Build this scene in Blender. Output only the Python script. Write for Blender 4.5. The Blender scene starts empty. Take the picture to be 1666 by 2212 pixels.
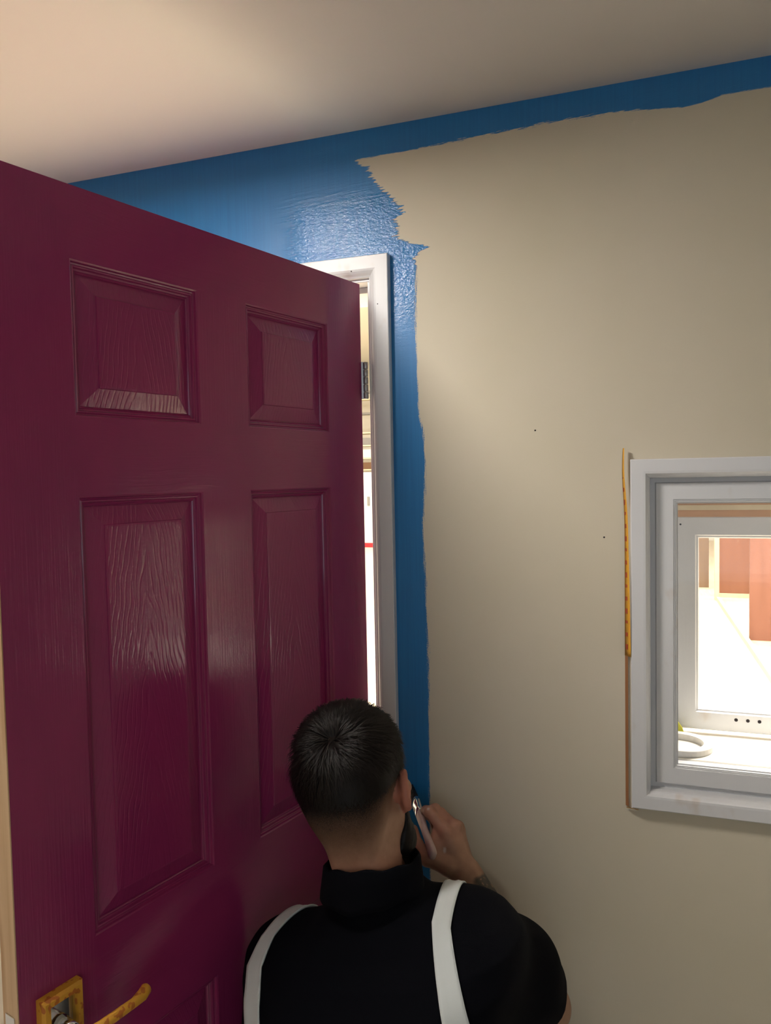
import bpy, bmesh, math, random
import numpy as np
from mathutils import Vector, Matrix

# ------------------------------------------------------------------ camera, world, lights, exposure
scn = bpy.context.scene
COL = scn.collection
scn.view_settings.view_transform = 'Standard'
scn.view_settings.look = 'None'
scn.view_settings.gamma = 1.0
scn.view_settings.use_curve_mapping = False
scn.view_settings.exposure = 0.0
scn.cycles.max_bounces = 8
scn.cycles.diffuse_bounces = 4
scn.cycles.glossy_bounces = 3
scn.cycles.use_adaptive_sampling = True
scn.cycles.adaptive_threshold = 0.08
scn.cycles.transmission_bounces = 8
scn.cycles.transparent_max_bounces = 12
scn.cycles.sample_clamp_indirect = 6.0
scn.cycles.caustics_reflective = False
scn.cycles.caustics_refractive = False

camd = bpy.data.cameras.new('camera')
camd.sensor_fit = 'HORIZONTAL'; camd.sensor_width = 36.0
camd.lens = 1620.0 / 1666.0 * 36.0
camd.clip_start = 0.02; camd.clip_end = 100
camo = bpy.data.objects.new('camera', camd); COL.objects.link(camo)
YAW, PITCH, ROLL = 0.3343, -0.0473, -0.0197
fw = Vector((-math.sin(YAW) * math.cos(PITCH), math.cos(YAW) * math.cos(PITCH), math.sin(PITCH)))
rt = Vector((math.cos(YAW), math.sin(YAW), 0)); up = rt.cross(fw)
rt2 = rt * math.cos(ROLL) + up * math.sin(ROLL); up2 = up * math.cos(ROLL) - rt * math.sin(ROLL)
camo.matrix_world = Matrix(((rt2.x, up2.x, -fw.x, 0.5451), (rt2.y, up2.y, -fw.y, -1.4483),
                            (rt2.z, up2.z, -fw.z, 1.597), (0, 0, 0, 1)))
scn.camera = camo

world = bpy.data.worlds.new('world'); scn.world = world; world.use_nodes = True
bg = world.node_tree.nodes['Background']
bg.inputs[0].default_value = (0.75, 0.85, 1.0, 1); bg.inputs[1].default_value = 0.6

def area(name, loc, rot, size, size_y, energy, color):
    d = bpy.data.lights.new(name, 'AREA'); d.shape = 'RECTANGLE'; d.size = size; d.size_y = size_y
    d.energy = energy; d.color = color
    o = bpy.data.objects.new(name, d); COL.objects.link(o); o.location = loc; o.rotation_euler = rot
    return o
HALL_E = 2800
for hx, hy, he in ((-6.0, 4.5, .8), (1.0, 1.8, 1.8), (0.8, 8.6, .6), (-6.0, 11.0, .8), (6.0, 7.0, .8)):
    area('hall_light', (hx, hy, 4.30), (0, 0, 0), 3.0, 2.4, HALL_E / 5 * he, (1.0, 0.945, 0.87))
# added cool fill light behind the camera, set in an invented window opening
area('rear_fill', (1.25, -2.88, 1.55), (math.radians(90), 0, 0), 1.5, 1.1, 4.8, (0.82, 0.92, 1.0))

# ------------------------------------------------------------------ helpers
def tag(o, label=None, cat=None, group=None, kind=None):
    if label: o['label'] = label
    if cat: o['category'] = cat
    if group: o['group'] = group
    if kind or cat: o['kind'] = kind or 'thing'
    return o
def link(name, me, m=None, parent=None, smooth=False):
    o = bpy.data.objects.new(name, me); COL.objects.link(o)
    if m is not None and not me.materials: me.materials.append(m)
    if parent is not None: o.parent = parent
    if smooth:
        me.polygons.foreach_set('use_smooth', [True] * len(me.polygons))
    return o
def empty(name, loc=(0, 0, 0), rz=0.0):
    o = bpy.data.objects.new(name, None); COL.objects.link(o)
    o.location = loc; o.rotation_euler = (0, 0, rz); o.empty_display_size = 0.1
    return o
def py_obj(name, vs, fs, m=None, parent=None, smooth=False):
    me = bpy.data.meshes.new(name); me.from_pydata([tuple(v) for v in vs], [], [tuple(f) for f in fs]); me.update()
    return link(name, me, m, parent, smooth)
def box(name, lo, hi, m, parent=None, bev=0.0, seg=2):
    bm = bmesh.new(); bmesh.ops.create_cube(bm, size=1.0)
    c = [(a + b) / 2 for a, b in zip(lo, hi)]; s = [abs(b - a) for a, b in zip(lo, hi)]
    for v in bm.verts: v.co = Vector((v.co.x * s[0] + c[0], v.co.y * s[1] + c[1], v.co.z * s[2] + c[2]))
    if bev > 0:
        bmesh.ops.bevel(bm, geom=bm.edges[:], offset=bev, segments=seg, affect='EDGES', profile=0.6)
    me = bpy.data.meshes.new(name); bm.to_mesh(me); bm.free()
    return link(name, me, m, parent)
def loft(rings, closed_ring=True, cap=True):
    """rings: list of equal-length lists of points -> verts, faces"""
    vs = [p for r in rings for p in r]; n = len(rings[0]); fs = []
    for i in range(len(rings) - 1):
        for j in range(n if closed_ring else n - 1):
            k = (j + 1) % n
            fs.append((i * n + j, i * n + k, (i + 1) * n + k, (i + 1) * n + j))
    if cap and closed_ring:
        fs.append(tuple(reversed(range(n)))); fs.append(tuple((len(rings) - 1) * n + j for j in range(n)))
    return vs, fs
def tube(pts, radii, n=12, flat=1.0, upv=(0, 0, 1)):
    rings = []
    pts = [Vector(p) for p in pts]
    for i, p in enumerate(pts):
        t = (pts[min(i + 1, len(pts) - 1)] - pts[max(i - 1, 0)]).normalized()
        a = t.cross(Vector(upv)).normalized(); b = a.cross(t).normalized()
        r = radii[i] if hasattr(radii, '__len__') else radii
        ra, rb = (r if hasattr(r, '__len__') else (r, r * flat))
        rings.append([p + a * ra * math.cos(2 * math.pi * k / n) + b * rb * math.sin(2 * math.pi * k / n) for k in range(n)])
    return loft(rings)
def rect_sweep(x0, x1, z0, z1, prof, close=True):
    """sweep a profile round a rectangle in the XZ plane; prof = [(inset, y)...] -> verts, faces (mitred)"""
    rings = []
    for ins, y in prof:
        rings.append([(x0 + ins, y, z0 + ins), (x1 - ins, y, z0 + ins), (x1 - ins, y, z1 - ins), (x0 + ins, y, z1 - ins)])
    vs, fs = loft(rings, True, False)
    if close:
        n = len(rings)
        for j in range(4):
            k = (j + 1) % 4
            fs.append(((n - 1) * 4 + j, (n - 1) * 4 + k, k, j))
    return vs, fs
def piece_sweep(p0, p1, prof, outward, m0=0.0, m1=0.0):
    """one straight moulding length from p0 to p1 (x,z); prof (offset along inward dir, y); m0/m1 mitre growth per inset"""
    p0 = Vector((p0[0], 0, p0[1])); p1 = Vector((p1[0], 0, p1[1])); d = (p1 - p0).normalized()
    inn = Vector((outward[0], 0, outward[1])) * -1
    a = [p0 + inn * i + Vector((0, y, 0)) + d * (i * m0) for i, y in prof]
    b = [p1 + inn * i + Vector((0, y, 0)) - d * (i * m1) for i, y in prof]
    return loft([a, b], True, True)

# ---- materials
def mat(name, base=(0.5, 0.5, 0.5), rough=0.5, metal=0.0, spec=0.5, fn=None, coat=0.0, coat_rough=0.1):
    m = bpy.data.materials.new(name); m.use_nodes = True
    nt = m.node_tree; b = nt.nodes['Principled BSDF']
    b.inputs['Base Color'].default_value = (*base, 1); b.inputs['Roughness'].default_value = rough
    b.inputs['Metallic'].default_value = metal; b.inputs['Specular IOR Level'].default_value = spec
    b.inputs['Coat Weight'].default_value = coat; b.inputs['Coat Roughness'].default_value = coat_rough
    if fn: fn(N(nt), b)
    return m
class N:
    def __init__(s, nt): s.nt = nt
    def new(s, t, **kw):
        n = s.nt.nodes.new(t)
        for k, v in kw.items(): setattr(n, k, v)
        return n
    def put(s, sock, v):
        if isinstance(v, bpy.types.NodeSocket): s.nt.links.new(v, sock)
        elif v is not None: sock.default_value = v
    def math(s, op, a, b=None, c=None, clamp=False):
        n = s.new('ShaderNodeMath', operation=op, use_clamp=clamp)
        for i, v in enumerate((a, b, c)):
            if v is not None: s.put(n.inputs[i], v)
        return n.outputs[0]
    def sstep(s, v, a, b, o0=0.0, o1=1.0):
        n = s.new('ShaderNodeMapRange', interpolation_type='SMOOTHSTEP')
        for i, x in enumerate((v, a, b, o0, o1)): s.put(n.inputs[i], x)
        return n.outputs[0]
    def lin(s, v, a, b, o0=0.0, o1=1.0):
        n = s.new('ShaderNodeMapRange')
        for i, x in enumerate((v, a, b, o0, o1)): s.put(n.inputs[i], x)
        return n.outputs[0]
    def pos(s): return s.new('ShaderNodeNewGeometry').outputs['Position']
    def obj(s): return s.new('ShaderNodeTexCoord').outputs['Object']
    def xyz(s, v):
        n = s.new('ShaderNodeSeparateXYZ'); s.put(n.inputs[0], v); return n.outputs
    def comb(s, x, y, z):
        n = s.new('ShaderNodeCombineXYZ')
        for i, v in enumerate((x, y, z)): s.put(n.inputs[i], v)
        return n.outputs[0]
    def scale(s, v, sc):
        n = s.new('ShaderNodeVectorMath', operation='MULTIPLY'); s.put(n.inputs[0], v); n.inputs[1].default_value = sc
        return n.outputs[0]
    def noise(s, v, sc=5.0, det=3.0, rough=0.5, dist=0.0):
        n = s.new('ShaderNodeTexNoise'); s.put(n.inputs['Vector'], v); n.inputs['Scale'].default_value = sc
        n.inputs['Detail'].default_value = det; n.inputs['Roughness'].default_value = rough; n.inputs['Distortion'].default_value = dist
        return n.outputs[0]
    def mix(s, f, a, b, blend='MIX'):
        n = s.new('ShaderNodeMix', data_type='RGBA', blend_type=blend)
        s.put(n.inputs[0], f)
        for i, v in ((6, a), (7, b)):
            s.put(n.inputs[i], (*v, 1) if isinstance(v, tuple) and len(v) == 3 else v)
        return n.outputs[2]
    def bump(s, b, h, strength=0.3, dist=0.001, prev=None):
        n = s.new('ShaderNodeBump'); n.inputs['Strength'].default_value = strength; n.inputs['Distance'].default_value = dist
        s.put(n.inputs['Height'], h)
        if prev is not None: s.put(n.inputs['Normal'], prev)
        if b is not None: s.nt.links.new(n.outputs[0], b.inputs['Normal'])
        return n.outputs[0]
    def curve(s, v, pts):
        n = s.new('ShaderNodeFloatCurve'); s.put(n.inputs['Value'], v); c = n.mapping.curves[0]
        while len(c.points) < len(pts): c.points.new(0.5, 0.5)
        for p, (x, y) in zip(c.points, pts): p.location = (x, y); p.handle_type = 'VECTOR'
        n.mapping.update(); return n.outputs[0]
    def attr(s, name):
        return s.new('ShaderNodeAttribute', attribute_name=name).outputs['Fac']

CREAM = (0.61, 0.555, 0.435)
BLUE = (0.016, 0.175, 0.450)

def wall_paint(n, b):
    P = n.pos(); x, y, z = n.xyz(P)
    # vertical edge of the brushed blue: x limit as a function of height
    E = [(0.0, .124), (.786, .124), (.912, .125), (1.10, .127), (1.248, .128), (1.40, .124), (1.511, .121), (1.56, .126), (1.623, .128),
         (1.69, .125), (1.715, .117), (1.90, .113), (2.0, .116), (2.02, .118), (2.023, .110), (2.035, .113), (2.045, .140), (2.052, .146), (2.062, .086),
         (2.086, .070), (2.11, .080), (2.128, .092), (2.14, .082), (2.17, .050), (2.205, .024), (2.222, .012), (2.238, -.013), (2.256, .003), (2.262, .012), (2.27, .03), (2.3, .04)]
    zn = n.math('DIVIDE', z, 2.3)
    xe = n.curve(zn, [(a / 2.3, (v + .2) / .6) for a, v in E])
    xe = n.math('SUBTRACT', n.math('MULTIPLY', xe, .6), .2)
    hi = n.sstep(z, 2.0, 2.04)
    slant = n.math('ADD', z, n.math('MULTIPLY', x, -0.06))
    s_h = n.noise(n.comb(n.math('MULTIPLY', x, 7.0), 0.0, n.math('MULTIPLY', slant, 115.0)), 1.0, 4.0, .72)
    s_v = n.noise(n.comb(n.math('MULTIPLY', x, 420.0), 0.0, n.math('MULTIPLY', z, 22.0)), 1.0, 3.0, .7)
    dab = n.noise(n.scale(P, (900, 900, 500)), 1.0, 2.0, .6)
    low = n.noise(n.scale(P, (0, 0, 7)), 1.0, 2.0)
    nh = n.math('MULTIPLY', n.math('SUBTRACT', s_h, .5), .085)
    nv = n.math('ADD', n.math('MULTIPLY', n.math('SUBTRACT', s_v, .5), n.lin(low, .35, .65, .006, .028)),
                n.math('MULTIPLY', n.math('SUBTRACT', dab, .5), n.lin(low, .35, .65, .004, .020)))
    nn_ = n.math('ADD', n.math('MULTIPLY', nh, hi), n.math('MULTIPLY', nv, n.math('SUBTRACT', 1.0, hi)))
    d2 = n.math('ADD', n.math('SUBTRACT', xe, x), nn_)
    left = n.math('ADD', n.math('ADD', x, .905), n.math('MULTIPLY', n.math('SUBTRACT', s_v, .5), .02))
    d2 = n.math('MINIMUM', d2, left)
    # lower edge of the band cut in along the ceiling
    B = [(-1.0, 2.24), (.0, 2.238), (.122, 2.239), (.18, 2.241), (.242, 2.243), (.36, 2.246), (.448, 2.246), (.52, 2.244), (.56, 2.239), (.612, 2.233), (.645, 2.236), (.672, 2.243), (.748, 2.243), (.9, 2.236), (1.2, 2.24), (3.0, 2.24)]
    be = n.curve(n.math('DIVIDE', n.math('ADD', x, 1.0), 4.0), [((a + 1) / 4, (v - 2.2) / .1) for a, v in B])
    be = n.math('ADD', n.math('MULTIPLY', be, .1), 2.2)
    s_b = n.noise(n.comb(n.math('MULTIPLY', x, 26.0), 0.0, n.math('MULTIPLY', slant, 300.0)), 1.0, 4.0, .75)
    drag = n.sstep(n.math('ABSOLUTE', n.math('SUBTRACT', x, .33)), .12, .24, .030, .011)
    d1 = n.math('ADD', n.math('SUBTRACT', z, be), n.math('MULTIPLY', n.math('SUBTRACT', s_b, .5), drag))
    m1 = n.sstep(d1, -.0012, .0012); m2 = n.sstep(d2, -.0015, .0015)
    mk = n.math('MAXIMUM', m1, m2)
    strokes = n.noise(n.comb(n.math('MULTIPLY', x, 160.0), 0.0, n.math('MULTIPLY', z, 4.0)), 1.0, 3.0, .6)
    bcol = n.mix(n.lin(strokes, .3, .7), (BLUE[0] * .92, BLUE[1] * .92, BLUE[2] * .94), (BLUE[0] * 1.1, BLUE[1] * 1.1, BLUE[2] * 1.06))
    mott = n.noise(n.scale(P, (2.2, 2.2, 2.2)), 1.0, 4.0, .55)
    ccol = n.mix(n.lin(mott, .3, .7), (CREAM[0] * .97, CREAM[1] * .97, CREAM[2] * .94), (CREAM[0] * 1.03, CREAM[1] * 1.03, CREAM[2] * 1.06))
    n.put(b.inputs['Base Color'], n.mix(mk, ccol, bcol))
    # wet, freshly brushed paint over the door head and beside its corner
    wx = n.sstep(n.math('ADD', x, n.math('MULTIPLY', n.math('SUBTRACT', s_h, .5), .10)), -.185, -.125)
    wz = n.sstep(n.math('ADD', z, n.math('MULTIPLY', n.math('SUBTRACT', low, .5), .06)), 1.83, 2.02)
    wz2 = n.sstep(n.math('SUBTRACT', z, n.math('MULTIPLY', n.math('SUBTRACT', s_h, .5), .05)), 2.20, 2.13)
    wet = n.math('MULTIPLY', n.math('MULTIPLY', wx, n.math('MULTIPLY', wz, wz2)), mk)
    rblue = n.lin(wet, 0.0, 1.0, .40, .13)
    n.put(b.inputs['Roughness'], n.lin(mk, 0.0, 1.0, .62, rblue))
    n.put(b.inputs['Specular IOR Level'], n.lin(mk, 0, 1, .25, .5))
    roll_ = n.noise(n.scale(P, (420, 420, 420)), 1.0, 2.0, .5)
    wetb = n.noise(n.scale(P, (110, 110, 190)), 1.0, 3.0, .65)
    h = n.math('ADD', n.math('MULTIPLY', roll_, .22), n.math('MULTIPLY', n.math('MULTIPLY', wetb, wet), 2.8))
    h = n.math('ADD', h, n.math('MULTIPLY', mk, n.math('MULTIPLY', s_h, .5)))
    n.bump(b, h, .55, .0009)
M_wall = mat('wall_paint', CREAM, fn=wall_paint)
def plain_wall(n, b):
    P = n.pos(); n.bump(b, n.math('MULTIPLY', n.noise(n.scale(P, (420, 420, 420)), 1.0, 2.0, .5), .22), .55, .0009)
    mott = n.noise(n.scale(P, (2.2, 2.2, 2.2)), 1.0, 4.0, .55)
    n.put(b.inputs['Base Color'], n.mix(n.lin(mott, .3, .7), (CREAM[0] * .97, CREAM[1] * .97, CREAM[2] * .94), (CREAM[0] * 1.03, CREAM[1] * 1.03, CREAM[2] * 1.06)))
M_cream = mat('cream_wall', CREAM, .62, spec=.25, fn=plain_wall)
def ceil_fn(n, b):
    P = n.pos(); n.bump(b, n.noise(n.scale(P, (300, 300, 300)), 1.0, 2.0), .1, .0008)
    n.put(b.inputs['Base Color'], n.mix(n.lin(n.noise(P, 1.5, 3.0), .3, .7), (.74, .70, .65), (.78, .74, .69)))
M_ceil = mat('ceiling_paint', (.78, .72, .64), .6, spec=.3, fn=ceil_fn)
def white_gloss(n, b):
    P = n.obj()
    st = n.noise(n.scale(P, (260, 260, 7)), 1.0, 3.0, .6); blot = n.noise(n.scale(P, (14, 14, 9)), 1.0, 3.0, .6)
    n.put(b.inputs['Base Color'], n.mix(n.sstep(blot, .62, .74), (.66, .665, .68), (.60, .56, .53)))
    n.bump(b, st, .25, .0006)
M_white = mat('white_woodwork', (.66, .665, .68), .38, fn=white_gloss)
def bare_wood(n, b):
    P = n.obj(); x, y, z = n.xyz(P)
    g = n.noise(n.comb(n.math('MULTIPLY', x, 90), n.math('MULTIPLY', y, 90), n.math('MULTIPLY', z, 3.0)), 1.0, 4.0, .6)
    blot = n.noise(n.scale(P, (20, 20, 2.2)), 1.0, 2.0)
    c = n.mix(n.lin(g, .3, .7), (.56, .36, .20), (.70, .50, .31))
    n.put(b.inputs['Base Color'], n.mix(n.sstep(blot, .5, .62), c, (.50, .30, .16)))
    n.bump(b, g, .2, .0005)
M_wood = mat('bare_wood', (.6, .42, .26), .6, fn=bare_wood)
PURP = (.275, .027, .112)
def door_base(n, b, grain):
    P = n.obj()
    v = n.noise(n.scale(P, (5, 5, 3)), 1.0, 3.0, .5)
    n.put(b.inputs['Base Color'], n.mix(n.lin(v, .3, .7), (PURP[0] * .9, PURP[1] * .85, PURP[2] * .95), (PURP[0] * 1.1, PURP[1] * 1.1, PURP[2] * 1.05)))
    n.bump(b, grain, .38, .0010)
def stile_fn(n, b):
    x, y, z = n.xyz(n.obj())
    g = n.noise(n.comb(n.math('MULTIPLY', x, 330), 0.0, n.math('MULTIPLY', z, 6)), 1.0, 3.0, .65)
    door_base(n, b, n.math('POWER', g, 1.6))
def rail_fn(n, b):
    x, y, z = n.xyz(n.obj())
    zz = n.math('ADD', z, n.math('MULTIPLY', n.noise(n.comb(n.math('MULTIPLY', x, 5), 0.0, n.math('MULTIPLY', z, 5)), 1.0), .03))
    g = n.noise(n.comb(n.math('MULTIPLY', x, 7), 0.0, n.math('MULTIPLY', zz, 300)), 1.0, 3.0, .65)
    door_base(n, b, n.math('MULTIPLY', n.math('POWER', g, 1.6), .7))
def panel_fn(n, b):
    # cathedral oak grain pressed into the skin: nested tall arches
    x, y, z = n.xyz(n.obj())
    w = n.noise(n.comb(n.math('MULTIPLY', x, 22), 0.0, n.math('MULTIPLY', z, 9)), 1.0, 2.0, .5)
    xx = n.math('ADD', x, n.math('MULTIPLY', n.math('SUBTRACT', w, .5), .022))
    ax = n.math('SQRT', n.math('ADD', n.math('MULTIPLY', xx, xx), .00010))
    w2 = n.noise(n.comb(n.math('MULTIPLY', x, 5), 0.0, n.math('MULTIPLY', z, 6)), 1.0, 2.0, .5)
    t = n.math('ADD', n.math('ADD', z, n.math('MULTIPLY', ax, 6.2)), n.math('MULTIPLY', n.math('SUBTRACT', w2, .5), .10))
    fr = n.math('FRACT', n.math('MULTIPLY', t, 21.0))
    ln = n.math('ABSOLUTE', n.math('SUBTRACT', fr, .5))
    ln = n.sstep(ln, .0, .22)
    brk = n.sstep(n.noise(n.comb(n.math('MULTIPLY', x, 240), 0.0, n.math('MULTIPLY', z, 14)), 1.0, 3.0, .6), .35, .55)
    g = n.math('SUBTRACT', 1.0, n.math('MULTIPLY', n.math('SUBTRACT', 1.0, ln), brk))
    fine = n.noise(n.comb(n.math('MULTIPLY', x, 380), 0.0, n.math('MULTIPLY', z, 8)), 1.0, 2.0, .6)
    door_base(n, b, n.math('ADD', n.math('MULTIPLY', g, .55), n.math('MULTIPLY', fine, .5)))
D_KW = dict(rough=.12, spec=.5, coat=.0)
M_stile = mat('purple_gloss_stile', PURP, fn=stile_fn, **D_KW)
M_rail = mat('purple_gloss_rail', PURP, fn=rail_fn, **D_KW)
M_panel = mat('purple_gloss_panel', PURP, fn=panel_fn, **D_KW)
M_steel = mat('dark_steel', (.42, .42, .43), .35, metal=.9)
M_chrome = mat('chrome', (.75, .76, .78), .12, metal=1.0)
def tape_fn(n, b):
    P = n.obj(); x, y, z = n.xyz(P)
    a = n.noise(n.scale(P, (120, 120, 75)), 1.0, 1.0, .4)
    c = n.mix(n.sstep(a, .56, .62), (.72, .36, .035), (.50, .15, .02))
    n.put(b.inputs['Base Color'], c)
    n.bump(b, n.noise(n.scale(P, (90, 90, 300)), 1.0, 2.0), .3, .0006)
M_tape = mat('yellow_masking_tape', (.66, .34, .03), .5, fn=tape_fn)
M_tape_mark = mat('tape_print', (.33, .055, .02), .6)
M_glass = mat('window_glass', (1, 1, 1), .0)
def glass_fn(n, b):
    out = n.nt.nodes['Material Output']
    tr = n.new('ShaderNodeBsdfTransparent'); gl = n.new('ShaderNodeBsdfGlossy'); gl.inputs['Roughness'].default_value = .02
    mx = n.new('ShaderNodeMixShader'); mx.inputs[0].default_value = .015; n.nt.links.new(tr.outputs[0], mx.inputs[1]); n.nt.links.new(gl.outputs[0], mx.inputs[2])
    n.nt.links.new(mx.outputs[0], out.inputs['Surface'])
M_glass = mat('clear_glass', fn=glass_fn)
def floor_fn(n, b):
    P = n.pos(); x, y, z = n.xyz(P)
    g = n.noise(n.comb(n.math('MULTIPLY', x, 30), n.math('MULTIPLY', y, 2.0), 0.0), 1.0, 4.0, .6)
    n.put(b.inputs['Base Color'], n.mix(n.lin(g, .3, .7), (.66, .57, .42), (.76, .67, .52)))
M_hallfloor = mat('pale_ply_floor', (.74, .66, .52), .55, fn=floor_fn)
M_dust = mat('dust_sheet_floor', (.50, .48, .45), .8, fn=lambda n, b: n.put(b.inputs['Base Color'], n.mix(n.noise(n.pos(), 6.0, 4.0), (.38, .36, .33), (.58, .56, .52))))
M_hallwhite = mat('hall_white', (.72, .69, .62), .6)
def ply(c0, c1):
    def f(n, b):
        P = n.obj(); x, y, z = n.xyz(P)
        g = n.noise(n.comb(n.math('MULTIPLY', x, 14), n.math('MULTIPLY', y, 14), n.math('MULTIPLY', z, 1.6)), 1.0, 4.0, .6)
        sc = n.noise(n.comb(n.math('MULTIPLY', x, 30), 0.0, n.math('MULTIPLY', z, 18)), 1.0, 4.0, .7)
        c = n.mix(n.lin(g, .3, .7), c0, c1)
        n.put(b.inputs['Base Color'], n.mix(n.sstep(sc, .66, .74), c, (.5, .38, .3)))
    return f
M_ply1 = mat('orange_ply', fn=ply((.23, .095, .055), (.27, .115, .07)), rough=.55)
M_ply2 = mat('redbrown_ply', fn=ply((.17, .065, .04), (.21, .085, .055)), rough=.55)
M_ply3 = mat('tan_ply', fn=ply((.16, .10, .06), (.20, .135, .085)), rough=.55)
M_post = mat('pale_timber', fn=ply((.66, .55, .36), (.74, .64, .45)), rough=.6)
M_black = mat('dark_hole', (.012, .008, .010), .8)
M_red = mat('red_trim', (.42, .02, .03), .5)
M_greybox = mat('grey_box', (.22, .21, .20), .6)
M_brownbox = mat('brown_box', (.16, .075, .03), .6)
M_yellow = mat('yellow_plastic', (.62, .60, .05), .45)

# ------------------------------------------------------------------ structure
def wall_with_holes(name, x0, x1, z0, z1, y0, y1, holes, m, cutx=(), cutz=()):
    xs = sorted(set([x0, x1] + list(cutx) + [h[0] for h in holes] + [h[1] for h in holes])); zs = sorted(set([z0, z1] + list(cutz) + [h[2] for h in holes] + [h[3] for h in holes]))
    def solid(i, j):
        if i < 0 or j < 0 or i >= len(xs) - 1 or j >= len(zs) - 1: return False
        cx, cz = (xs[i] + xs[i + 1]) / 2, (zs[j] + zs[j + 1]) / 2
        return not any(h[0] < cx < h[1] and h[2] < cz < h[3] for h in holes)
    vs, fs, idx = [], [], {}
    def v(x, y, z):
        k = (x, y, z)
        if k not in idx: idx[k] = len(vs); vs.append(k)
        return idx[k]
    for i in range(len(xs) - 1):
        for j in range(len(zs) - 1):
            if not solid(i, j): continue
            a, b_, c, d = xs[i], xs[i + 1], zs[j], zs[j + 1]
            fs.append((v(a, y0, c), v(b_, y0, c), v(b_, y0, d), v(a, y0, d)))
            fs.append((v(b_, y1, c), v(a, y1, c), v(a, y1, d), v(b_, y1, d)))
            if not solid(i - 1, j): fs.append((v(a, y1, c), v(a, y0, c), v(a, y0, d), v(a, y1, d)))
            if not solid(i + 1, j): fs.append((v(b_, y0, c), v(b_, y1, c), v(b_, y1, d), v(b_, y0, d)))
            if not solid(i, j - 1): fs.append((v(a, y1, c), v(b_, y1, c), v(b_, y0, c), v(a, y0, c)))
            if not solid(i, j + 1): fs.append((v(a, y0, d), v(b_, y0, d), v(b_, y1, d), v(a, y1, d)))
    return py_obj(name, vs, fs, m)
CZ = 2.295
WX0, WX1 = .519, 1.299        # window casing outer
WZ0, WZ1 = .976, 1.619
RX0, RX1, RY0 = -1.75, 2.3, -3.0
DX0, DX1, DZ = -.806, .042, 2.02   # structural door opening
WT = .21
wall_back = wall_with_holes('wall_back', RX0 - .1, RX1 + .1, 0, 2.45, 0, WT,
                            [(DX0, DX1, -1, DZ), (WX0 + .028, WX1 - .028, WZ0 + .028, WZ1 - .028)], M_wall, (.2,), (2.2,))
wall_back.data.materials.append(M_cream)
for pl in wall_back.data.polygons:      # only the face towards the room near door and ceiling carries blue paint
    c_ = pl.center
    if c_.y > .001 or (c_.x > .2 and c_.z < 2.2): pl.material_index = 1
tag(wall_back, 'cream wall with a roughly brushed blue border round door and ceiling', kind='structure')
o = box('ceiling', (RX0 - .1, RY0 - .1, CZ), (RX1 + .1, 0, 2.45), M_ceil); tag(o, kind='structure')
o = box('floor', (RX0 - .1, RY0 - .1, -.05), (RX1 + .1, 0, 0), M_dust); tag(o, kind='structure')
o = box('wall_left', (RX0 - .1, RY0 - .1, 0), (RX0, 0, CZ), M_cream); tag(o, kind='structure')
o = box('wall_right', (RX1, RY0 - .1, 0), (RX1 + .1, 0, CZ), M_cream); tag(o, kind='structure')
o = wall_with_holes('wall_rear', RX0 - .1, RX1 + .1, 0, CZ, RY0 - .1, RY0, [(.45, 2.05, .95, 2.15)], M_cream); tag(o, kind='structure')  # opening added to hold the rear fill light
# the bright hall on the far side of the wall
o = box('floor_hall', (-11, 0, -.05), (9, 17, 0), M_hallfloor); tag(o, kind='structure')
o = box('ceiling_hall', (-11, WT, 4.5), (9, 17, 4.6), M_hallwhite); tag(o, kind='structure')
o = box('wall_hall_far', (-11, 17, 0), (9, 17.1, 4.5), M_hallwhite); tag(o, kind='structure')
o = box('wall_hall_left', (-11.1, WT, 0), (-11, 17, 4.5), M_hallwhite); tag(o, kind='structure')
o = box('wall_hall_right', (9, WT, 0), (9.1, 17, 4.5), M_hallwhite); tag(o, kind='structure')
o = wall_with_holes('wall_hall_front', -11, 9, 0, 4.5, WT - .06, WT, [(RX0 - .1, RX1 + .1, -1, 2.45)], M_hallwhite); tag(o, kind='structure')

# door lining (jambs, head, stop) and architrave
LX = .013; LXL = -.776
lin_ = empty('door_1', (0, 0, 0)); tag(lin_, 'white painted door lining and architrave round the open doorway', kind='structure')
box('door_jamb', (LX, -.001, 0), (DX1, WT + .001, 1.992), M_white, lin_, .001, 1)
box('door_jamb', (DX0, -.001, 0), (LXL, WT + .001, 1.992), M_white, lin_, .001, 1)
box('door_head', (DX0, -.001, 1.992), (DX1, WT + .001, DZ), M_white, lin_, .001, 1)
box('door_stop', (LX - .012, .040, 0), (LX, .065, 1.980), M_white, lin_, .001, 1)
box('door_stop', (LXL, .040, 0), (LXL + .012, .065, 1.980), M_white, lin_, .001, 1)
box('door_stop', (LXL, .040, 1.980), (LX, .065, 1.992), M_white, lin_, .001, 1)
AP = [(0, 0), (0, -.016), (.0012, -.0175), (.026, -.0175), (.030, -.0168), (.034, -.0145), (.038, -.0105), (.0415, -.009), (.0425, -.0075), (.0425, 0)]
AW = .0425; AX = LX + .0065 + AW; AXL = LXL - .0065 - AW; AZ = 2.0405
v, f = piece_sweep((AX, 0), (AX, AZ), AP, (1, 0), 0, 1); py_obj('architrave_leg', v, f, M_white, lin_)
v, f = piece_sweep((AXL, 0), (AXL, AZ), AP, (-1, 0), 0, 1); py_obj('architrave_leg', v, f, M_white, lin_)
v, f = piece_sweep((AXL, AZ), (AX, AZ), AP, (0, 1), 1, 1); py_obj('architrave_head', v, f, M_white, lin_)
def nail(x, y, z, parent, r=.0016, nm='nail_hole'):
    vs, fs = loft([[(x + r * math.cos(a) * s, y - d, z + r * math.sin(a) * s) for a in [k * math.pi / 4 for k in range(8)]] for s, d in ((1, -.0004), (1, .0003), (.5, .0005))])
    return py_obj(nm, vs, fs, M_black, parent)
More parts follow.
